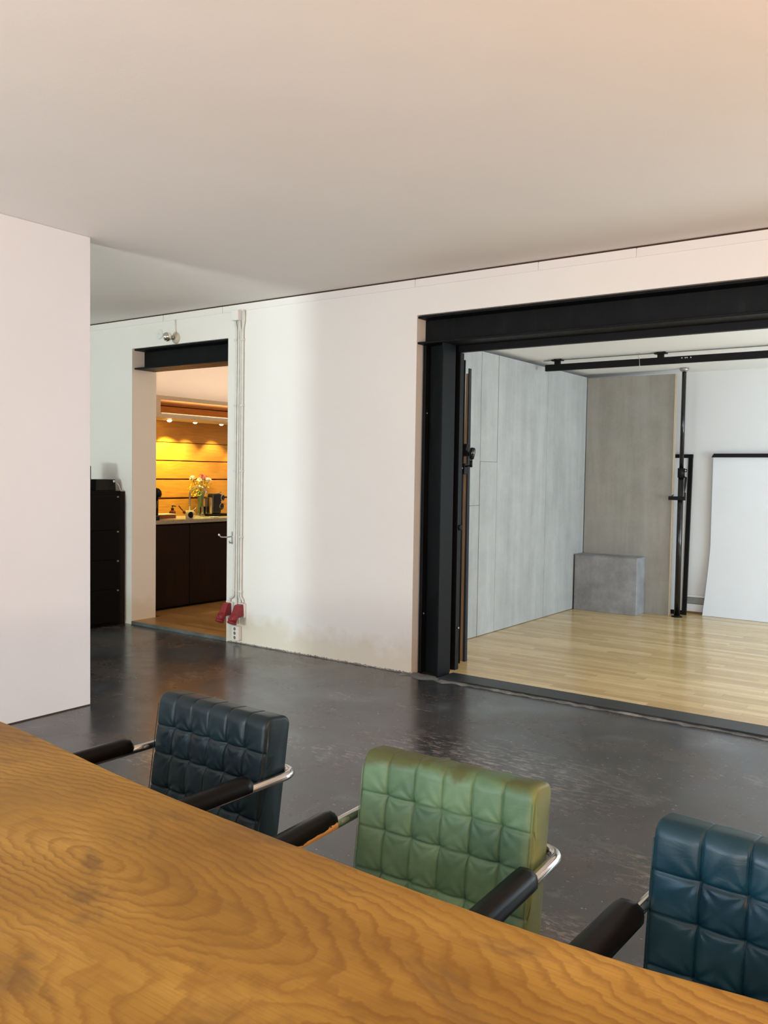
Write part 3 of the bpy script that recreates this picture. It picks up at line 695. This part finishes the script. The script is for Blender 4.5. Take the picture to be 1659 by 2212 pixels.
MB().tube([(-7.41, 7.015, 1.085), (-7.41, 7.06, 1.085)], .045, 18).build('capsule_bin', M['blackgloss'], t)
MB().tube(arc((-7.36, 7.03, 1.085), (0, 1, 0), (0, 0, 1), .040, R(20), R(200), 10), .004, 6).build('bin_trim', M['steel'], t)
MB().tube([(-7.41, 6.99, 1.235), (-7.40, 7.05, 1.25)], .007, 8).build('lever', M['chrome'], t)
MB().box(-7.45, 6.845, ZT+.03, -7.37, 6.884, 1.19).build('water_tank', M['glass'], t, bevel=.006)
t = thing('saucer', 'small white saucer near the worktop edge', 'saucer', (-7.15, 6.70, ZT))
MB().lathe([(.03, 0), (.055, .008), (.056, .010), (.03, .004), (.002, .004)], (-7.15, 6.70, ZT), (0, 0, 1), 22).build('dish', M['white'], t)
MB().lathe([(.002, .004), (.018, .004), (.016, .012), (.002, .014)], (-7.15, 6.70, ZT), (0, 0, 1), 14).build('sugar_lump', M['white'], t)

# ------------------------------------------------------------------ things on the back wall
t = thing('bare_bulb_lamp', 'bare mirrored bulb in porcelain holder over the doorway', 'lamp', (-6.19, YW, 2.70))
MB().lathe([(.050, 0), (.050, .006), (.042, .020), (.030, .034), (.027, .036)], (-6.19, YW, 2.70), (0, -1, 0), 22).build('porcelain_base', M['porcelain'], t)
MB().lathe([(.018, .034), (.018, .062)], (-6.19, YW, 2.70), (0, -1, 0), 16).build('cap', M['steel'], t)
pf = [(.013, .060), (.018, .072)] + [(.042*math.sin(a), .108-.042*math.cos(a)) for a in [R(28), R(50), R(70), R(90)]]
MB().lathe(pf, (-6.19, YW, 2.70), (0, -1, 0), 22).build('bulb_glass', M['porcelain'], t)
MB().lathe([(.042*math.sin(a), .108-.042*math.cos(a)) for a in [R(90), R(110), R(130), R(150), R(168), R(179)]], (-6.19, YW, 2.70), (0, -1, 0), 22).build('mirror_crown', M['mirror'], t)
MB().tube([(-6.200, YW-.006, 2.868), (-6.196, YW-.006, 2.80), (-6.190, YW-.007, 2.745)], .006, 8).build('feed_cable', M['pipewhite'], t)
t = thing('junction_cover', 'round flat white cover plate left of the bare bulb', 'cover plate', (-6.42, YW, 2.756))
MB().lathe([(.046, 0), (.046, .008), (.042, .011)], (-6.42, YW, 2.756), (0, -1, 0), 26).build('disc', M['wall2'], t)
MB().lathe([(.004, .010), (.004, .013)], (-6.42, YW, 2.756), (0, -1, 0), 8).build('screw', M['steel'], t)

t = thing('conduit_run', 'bundle of white conduits dropping from junction box to sockets', 'conduit', (-5.38, YW, .2))
box('junction_box', M['wall2'], t, (-5.432, YW-.055, 2.783), (-5.352, YW-.001, 2.872), .006)
Yc = YW-.014
MB().tube(rounded([(-5.42, Yc, 2.785), (-5.42, Yc, 2.76), (-5.403, Yc, 2.715), (-5.403, Yc, 2.60), (-5.412, Yc, .41), (-5.466, Yc, .385), (-5.467, Yc, .360)], .03), .0105, 10).build('conduit', M['pipewhite'], t)
MB().tube(rounded([(-5.375, Yc, 2.785), (-5.375, Yc, 2.60), (-5.384, Yc, .40), (-5.375, Yc, .17)], .05), .0105, 10).build('conduit', M['pipewhite'], t)
MB().tube(rounded([(-5.365, Yc, 2.785), (-5.365, Yc, 2.75), (-5.352, Yc, 2.70), (-5.352, Yc, 2.6), (-5.358, Yc, .41), (-5.335, Yc, .385), (-5.332, Yc, .360)], .03), .0085, 10).build('conduit', M['pipewhite'], t)
MB().tube(rounded([(-5.316, Yc, 2.872), (-5.316, Yc, 2.77), (-5.332, Yc, 2.715), (-5.330, Yc, 2.6), (-5.332, Yc, .41), (-5.305, Yc, .385), (-5.303, Yc, .360)], .03), .0105, 10).build('conduit', M['pipewhite'], t)
for z in (2.62, 2.06, 1.50, .93, .46):
    for x in (-5.4085, -5.330):
        box('clip', M['pipewhite'], t, (x-.016, YW-.028, z-.008), (x+.016, YW-.001, z+.008), .002)
def red_socket(x, lab):
    t = thing('red_power_socket', lab, 'socket', (x, YW, .28), 0, 'red power sockets')
    box('back_plate', M['white'], t, (x-.036, YW-.022, .235), (x+.046, YW-.001, .358), .004)
    b = MB(); # tapering housing leaning out of the wall
    top = [(x-.030, YW-.022, .352), (x+.034, YW-.022, .352), (x+.034, YW-.070, .346), (x-.030, YW-.070, .346)]
    bot = [(x-.036, YW-.022, .250), (x+.040, YW-.022, .250), (x+.040, YW-.125, .232), (x-.036, YW-.125, .232)]
    b.add(top+bot, [(0, 1, 2, 3), (7, 6, 5, 4), (0, 4, 5, 1), (1, 5, 6, 2), (2, 6, 7, 3), (3, 7, 4, 0)])
    b.build('housing', M['red'], t, bevel=.008, seg=3)
    MB().tube([(x+.002, YW-.095, .262), (x+.002, YW-.125, .205)], [.036, .038], 18).build('socket_collar', M['red'], t)
    MB().lathe([(.040, 0), (.042, .004), (.042, .010), (.034, .014)], (x+.002, YW-.126, .204), (0, -.46, -.89), 20).build('hinged_lid', M['red'], t)
    MB().box(x-.014, YW-.160, .222, x+.018, YW-.130, .246).build('lid_hinge', M['red'], t, bevel=.004)
    return t
red_socket(-5.470, 'red power socket on the wall, the one nearer the doorway'); red_socket(-5.322, 'red power socket on the wall, the one farther from doorway')
t = thing('triple_outlet', 'white triple mains outlet low on the wall under the red sockets', 'outlet', (-5.37, YW, .10))
box('casing', M['white'], t, (-5.412, YW-.045, .032), (-5.328, YW-.001, .158), .008)
for z in (.133, .095, .057):
    MB().tube(arc((-5.37, YW-.046, z), (1, 0, 0), (0, 0, 1), .0165, 0, 2*math.pi, 14)[:-1], .002, 6, closed=True).build('socket_rim', M['white'], t)
    MB().lathe([(.0155, 0), (.0155, .0015)], (-5.37, YW-.0450, z), (0, -1, 0), 16).build('socket_face', M['socketdark'], t)
t = thing('coat_hook', 'steel coat hook on a small wall plate beside the doorway', 'hook', (-5.447, YW, .92))
box('plate', M['steel'], t, (-5.460, YW-.006, .862), (-5.434, YW-.0005, .972), .002)
MB().tube(rounded([(-5.447, YW-.006, .930), (-5.447, YW-.06, .925), (-5.447, YW-.145, .930), (-5.447, YW-.162, .952)], .02), .0055, 8).build('long_arm', M['steel'], t)
MB().lathe([(.008, 0), (.009, .010), (.004, .016)], (-5.447, YW-.160, .944), (0, -.4, .9), 10).build('arm_tip', M['white'], t)
MB().tube(rounded([(-5.447, YW-.006, .878), (-5.447, YW-.036, .872), (-5.447, YW-.042, .892)], .012), .0055, 8).build('short_arm', M['steel'], t)
MB().lathe([(.004, 0), (.004, .003)], (-5.447, YW-.006, .958), (0, -1, 0), 8).build('screw', M['steel'], t)

# ------------------------------------------------------------------ black filing cabinet beyond the partition
XC2 = -6.885
t = thing('filing_cabinet', 'tall black drawer cabinet in the corner behind the partition', 'cabinet', (-7.2, 5.0, 0))
box('carcass', M['cabinet'], t, (-7.45, 4.705, .001), (XC2-.02, 5.265, 1.292), .003)
box('side_strip', M['cabstrip'], t, (-7.45, 5.267, .001), (XC2-.03, 5.322, 1.285))  # dark brown strip between the cabinet and the wall
for (z0, z1) in [(.035, .348), (.354, .630), (.636, .912), (.918, 1.245)]:
    d = box('drawer', M['cabinet'], t, (XC2-.019, 4.715, z0), (XC2, 5.24, z1), .003)
    MB().box(XC2, 5.205, z1-.018, XC2+.010, 5.222, z1-.004).build('pull', M['steel'], d)
t = thing('router_box', 'flat black device with white sticker on the drawer cabinet', 'device', (-6.99, 5.13, 1.293))
b = MB(); b.prism([(-6.95, 5.02, 1.2935), (-6.95, 5.245, 1.2935), (-6.97, 5.252, 1.400), (-6.97, 5.035, 1.400)], (-.14, 0, 0)); b.build('housing', M['black'], t, bevel=.004)
b = MB(); b.prism([(-6.964, 5.222, 1.372), (-6.964, 5.243, 1.372), (-6.967, 5.244, 1.392), (-6.967, 5.223, 1.392)], (.002, 0, 0)); b.build('sticker', M['white'], t)
MB().tube([(-6.98, 5.252, 1.362), (-6.97, 5.272, 1.365), (-6.96, 5.285, 1.345), (-6.95, 5.290, 1.31), (-6.93, 5.284, 1.297)], .0025, 6).build('cord', M['white'], t)
t = thing('black_box', 'black box standing on the drawer cabinet beside partition edge', 'hardware', (-7.05, 4.88, 1.293))
MB().box(-7.16, 4.78, 1.2935, -6.955, 4.975, 1.53).build('housing', M['black'], t, bevel=.012, seg=3)  # stand-in box for a sliver of black equipment
MB().lathe([(.065, 0), (.062, .004), (.02, -.004)], (-6.955, 4.878, 1.40), (1, 0, 0), 20).build('front_disc', M['cabinet'], t)

# ------------------------------------------------------------------ table
TZ = .75; TT = .045
pts = [(-3.45, 1.43), (-2.9, 1.415), (-2.39, 1.394), (-2.15, 1.374), (-1.95, 1.349), (-1.74, 1.324), (-1.50, 1.305), (-1.20, 1.290), (-.95, 1.281), (-.72, 1.277), (-.55, 1.280), (-.415, 1.288), (-.25, 1.310), (.1, 1.345), (.5, 1.375), (.95, 1.39)]
out = []
for i in range(len(pts)-1):
    p0 = pts[max(i-1, 0)]; p1 = pts[i]; p2 = pts[i+1]; p3 = pts[min(i+2, len(pts)-1)]
    for k in range(6):
        u = k/6; q = []
        for c in range(2):
            q.append(.5*((2*p1[c])+(-p0[c]+p2[c])*u+(2*p0[c]-5*p1[c]+4*p2[c]-p3[c])*u*u+(-p0[c]+3*p1[c]-3*p2[c]+p3[c])*u**3))
        out.append((q[0], q[1]+random.uniform(-.0006, .0006)))
out.append(pts[-1])
near = [(.95, .26), (0, .24), (-1.2, .25), (-2.4, .24), (-3.45, .22)]
poly = [(x, y, TZ-TT) for (x, y) in near[::-1]] + [(x, y, TZ-TT) for (x, y) in out[::-1]]
t = thing('dining_table', 'long oiled oak slab table in the foreground', 'table', (-1.25, .8, 0))
o = MB().prism(poly, (0, 0, TT)).build('tabletop', M['oak'], t, bevel=.005)
o.location = (0, 0, 0)
for x in (-2.9, .45):
    for y in (.42, 1.05):
        b = MB(); b.prism([(x-.035, y-.035, 0), (x+.035, y-.035, 0), (x+.035, y+.035, 0), (x-.035, y+.035, 0)], (0, 0, TZ-TT-.001)); b.build('leg', M['blacksteel'], t, bevel=.003)
    box('cross_rail', M['blacksteel'], t, (x-.03, .46, TZ-TT-.06), (x+.03, 1.01, TZ-TT-.001))
box('stretcher', M['blacksteel'], t, (-2.86, .71, .63), (.41, .76, .69))

# ------------------------------------------------------------------ chairs
def cushion(ncol, colw, hw, seed, puff0):
    """Tufted back cushion: closed profile in (y, z) swept along x, puffed between the seams."""
    rnd = random.Random(seed)
    zb, zt, th, lean_ = .462, .812, .100, .14
    seams_z = [.535, .634, .716]
    # profile points: (y, z, normal y, normal z, front flag)
    prof = []
    def fy(z): return -(.800-z)*lean_
    nf = 96
    for i in range(nf+1):
        z = zb+.012+(zt-.030-zb-.012)*i/nf; prof.append((fy(z), z, -1, .0, 1.0))
    rt = .030
    c1 = (fy(zt-rt)+rt, zt-rt)
    for i in range(1, 9):
        a = math.pi-i*(math.pi/2)/8; prof.append((c1[0]+rt*math.cos(a), c1[1]+rt*math.sin(a), math.cos(a), math.sin(a), 1-i/8*.7))
    c2 = (fy(zt-rt)+th-rt, zt-rt-.004)
    prof.append(((c1[0]+c2[0])/2, zt-.002, 0, 1, .3))
    for i in range(0, 8):
        a = math.pi/2-i*(math.pi/2)/8; prof.append((c2[0]+rt*math.cos(a), c2[1]+rt*math.sin(a), math.cos(a), math.sin(a), .3))
    for i in range(0, 11):
        z = zt-rt-.004-(zt-rt-.004-zb-.015)*i/10; prof.append((fy(z)+th, z, 1, 0, .15))
    zl = zb
    prof += [(fy(zl)+th-.012, zl, 0, -1, .1), (fy(zl)+th*.5, zl-.001, 0, -1, .1), (fy(zl)+.012, zl, 0, -1, .1)]
    m = len(prof); cy0 = sum(p[0] for p in prof)/m; cz0 = sum(p[1] for p in prof)/m
    xs = [-hw]
    per = 22
    edges = [-ncol*colw/2+i*colw for i in range(ncol+1)]
    edges[0] = -hw; edges[-1] = hw
    xs = []
    for c in range(ncol):
        for k in range(per):
            u = k/per; u = .5-.5*math.cos(math.pi*u) if True else u
            xs.append(edges[c]+(edges[c+1]-edges[c])*u)
    xs.append(hw)
    inner = edges[1:-1]
    jit = {(i, j): rnd.uniform(.6, 1.35) for i in range(ncol+2) for j in range(8)}
    vs = []; fs = []
    def crease(d, w): return math.exp(-(d/w)**2)
    for ix, x in enumerate(xs):
        ci = sum(1 for e in inner if x > e)
        e0, e1 = edges[ci], edges[ci+1]; ux = (x-e0)/(e1-e0)
        dxs = min([abs(x-e) for e in inner])
        edge = hw-abs(x); shrink = 0
        if edge < .010: shrink = .010-math.sqrt(max(0, .010**2-(.010-edge)**2))
        for (y, z, ny, nz, fr) in prof:
            L = math.hypot(ny, nz); ny_, nz_ = ny/L, nz/L
            rows = [zb]+seams_z+[zt+.02]
            ri = sum(1 for s in seams_z if z > s); z0, z1 = rows[ri], rows[ri+1]; uz = (z-z0)/(z1-z0)
            puff = puff0*jit[(ci, ri)]*(math.sin(math.pi*ux)**.7)*(math.sin(math.pi*min(max(uz, 0), 1))**.7 if fr > .9 else .8)*max(fr, .25)
            dzs = min(abs(z-s) for s in seams_z)
            sink = 0
            if fr > .2:
                sink += .0034*crease(dxs, .0026)*min(1, fr+.15)
            if fr > .9:
                sink += .0046*crease(dzs, .0028)
                sink += .0062*math.exp(-(dxs**2+dzs**2)/.016**2)
                # pull folds radiating from the tufting points
                sink += .0016*math.exp(-((dxs**2+dzs**2)**.5/.045))*math.sin(9*math.atan2(dzs, dxs+1e-4)+ci*1.7)
            d = puff-sink-shrink
            vs.append((x, y+ny_*d, z+nz_*d))
    nx = len(xs)
    for i in range(nx-1):
        for k in range(m):
            k2 = (k+1) % m; fs.append((i*m+k, i*m+k2, (i+1)*m+k2, (i+1)*m+k))
    mb = MB(); mb.add(vs, fs, True)
    # side panels, slightly cushioned
    for side, ib in ((-1, 0), (1, (nx-1)*m)):
        ring0 = [Vector(vs[ib+k]) for k in range(m)]
        cc = Vector((side*hw, cy0, cz0)); prev = list(range(ib, ib+m))
        for (sc, off) in ((.94, .0012), (.75, .0045), (.4, .006)):
            base = len(mb.v)
            for p in ring0:
                q = cc+(p-cc)*sc; q.x = side*(hw+off); mb.v.append(tuple(q))
            for k in range(m):
                k2 = (k+1) % m; mb.f.append((prev[k], prev[k2], base+k2, base+k)); mb.sm.append(True)
            prev = list(range(base, base+m))
        mb.f.append(tuple(prev)); mb.sm.append(True)
    return mb
def pad_mesh(x, y0, y1, zc, w, h):
    """Armrest pad: half-round section swept along y with rounded ends."""
    mb = MB(); sec = [(-w, -h*.8), (w, -h*.8), (w*1.02, -h*.2), (w*.92, h*.45), (w*.55, h*.9), (0, h), (-w*.55, h*.9), (-w*.92, h*.45), (-w*1.02, -h*.2)]
    n = len(sec); vs = []; fs = []; N = 22
    for i in range(N+1):
        t_ = i/N; y = y0+(y1-y0)*t_; d = min(y-y0, y1-y)/.022; s = 1 if d >= 1 else .50+.50*math.sqrt(max(0, 1-(1-d)**2))
        for (a, b) in sec: vs.append((x+a*s, y, zc+b*s-(1-s)*h*.4))
    for i in range(N):
        for k in range(n): fs.append((i*n+k, i*n+(k+1) % n, (i+1)*n+(k+1) % n, (i+1)*n+k))
    mb.add(vs, fs, True); mb.f.append(tuple(range(n))[::-1]); mb.sm.append(False); mb.f.append(tuple(N*n+k for k in range(n))); mb.sm.append(False)
    return mb
def chair(label, loc, yaw, leather, ncol, colw, hw, seed, worn, puff0, ax=.257, pw=.027):
    t = thing('tufted_armchair', label, 'chair', (loc[0], loc[1], 0), yaw, 'tufted leather chairs along the table')
    t['_o'] = (0, 0, 0)          # parts are built in the chair's own frame
    c = cushion(ncol, colw, hw, seed, puff0).build('backrest', leather, t)
    # welt along the side seam of the cushion
    for s in (-1, 1):
        path = [(s*(hw-.001), -(.8-z)*.14-.001, z) for z in [.515+.285*i/14 for i in range(14)]]
        MB().tube(path, .0013, 5).build('piping', leather, c)
    loop = rounded([(-ax, -.46, .645), (-ax, .098, .645), (ax, .098, .645), (ax, -.46, .645)], .055, 8)
    leg_l = rounded([(-ax, -.44, .645), (-ax, -.50, .645), (-ax, -.47, .014), (-ax, .10, .014), (ax, .10, .014), (ax, -.47, .014), (ax, -.50, .645), (ax, -.44, .645)], .06, 6)
    MB().tube(loop, .0125, 12).build('arm_tube', M['chrome'], t)
    MB().tube(leg_l, .0125, 10).build('cantilever_base', M['chrome'], t)
    for s in (-1, 1):
        pad_mesh(s*ax, -.42, -.085, .6655, pw, .021).build('armrest', M['worn'] if (worn and s < 0) else M['lacquer'], t)
    seat = MB().box(-hw+.005, -.50, .385, hw-.005, -.035, .475).build('seat', leather, t, bevel=.025, seg=4)
    MB().tube([(-ax, -.30, .360), (ax, -.30, .360)], .010, 8).build('seat_bar', M['chrome'], t)
    MB().tube([(-ax, -.485, .36), (-ax, -.06, .37), (-ax+.05, .02, .46), (-ax+.05, .065, .60)], .010, 8).build('seat_rail', M['chrome'], t)
    MB().tube([(ax, -.485, .36), (ax, -.06, .37), (ax-.05, .02, .46), (ax-.05, .065, .60)], .010, 8).build('seat_rail', M['chrome'], t)
    return t
chair('dark teal leather armchair farthest down the table, nearest the partition', (-1.868, 1.741), R(-1.5), M['leather_dark'], 6, .0765, .232, 3, False, .0042)
chair('faded moss green leather armchair in the middle with chipped armrest', (-1.037, 1.700), R(1.9), M['leather_green'], 6, .0765, .229, 5, True, .0028)
chair('glossy petrol blue leather armchair cut off at the right', (-.316, 1.698), R(-2.2), M['leather_blue'], 5, .0890, .229, 8, False, .0050, .238, .031)

for o in bpy.data.objects:
    if '_o' in o: del o['_o']
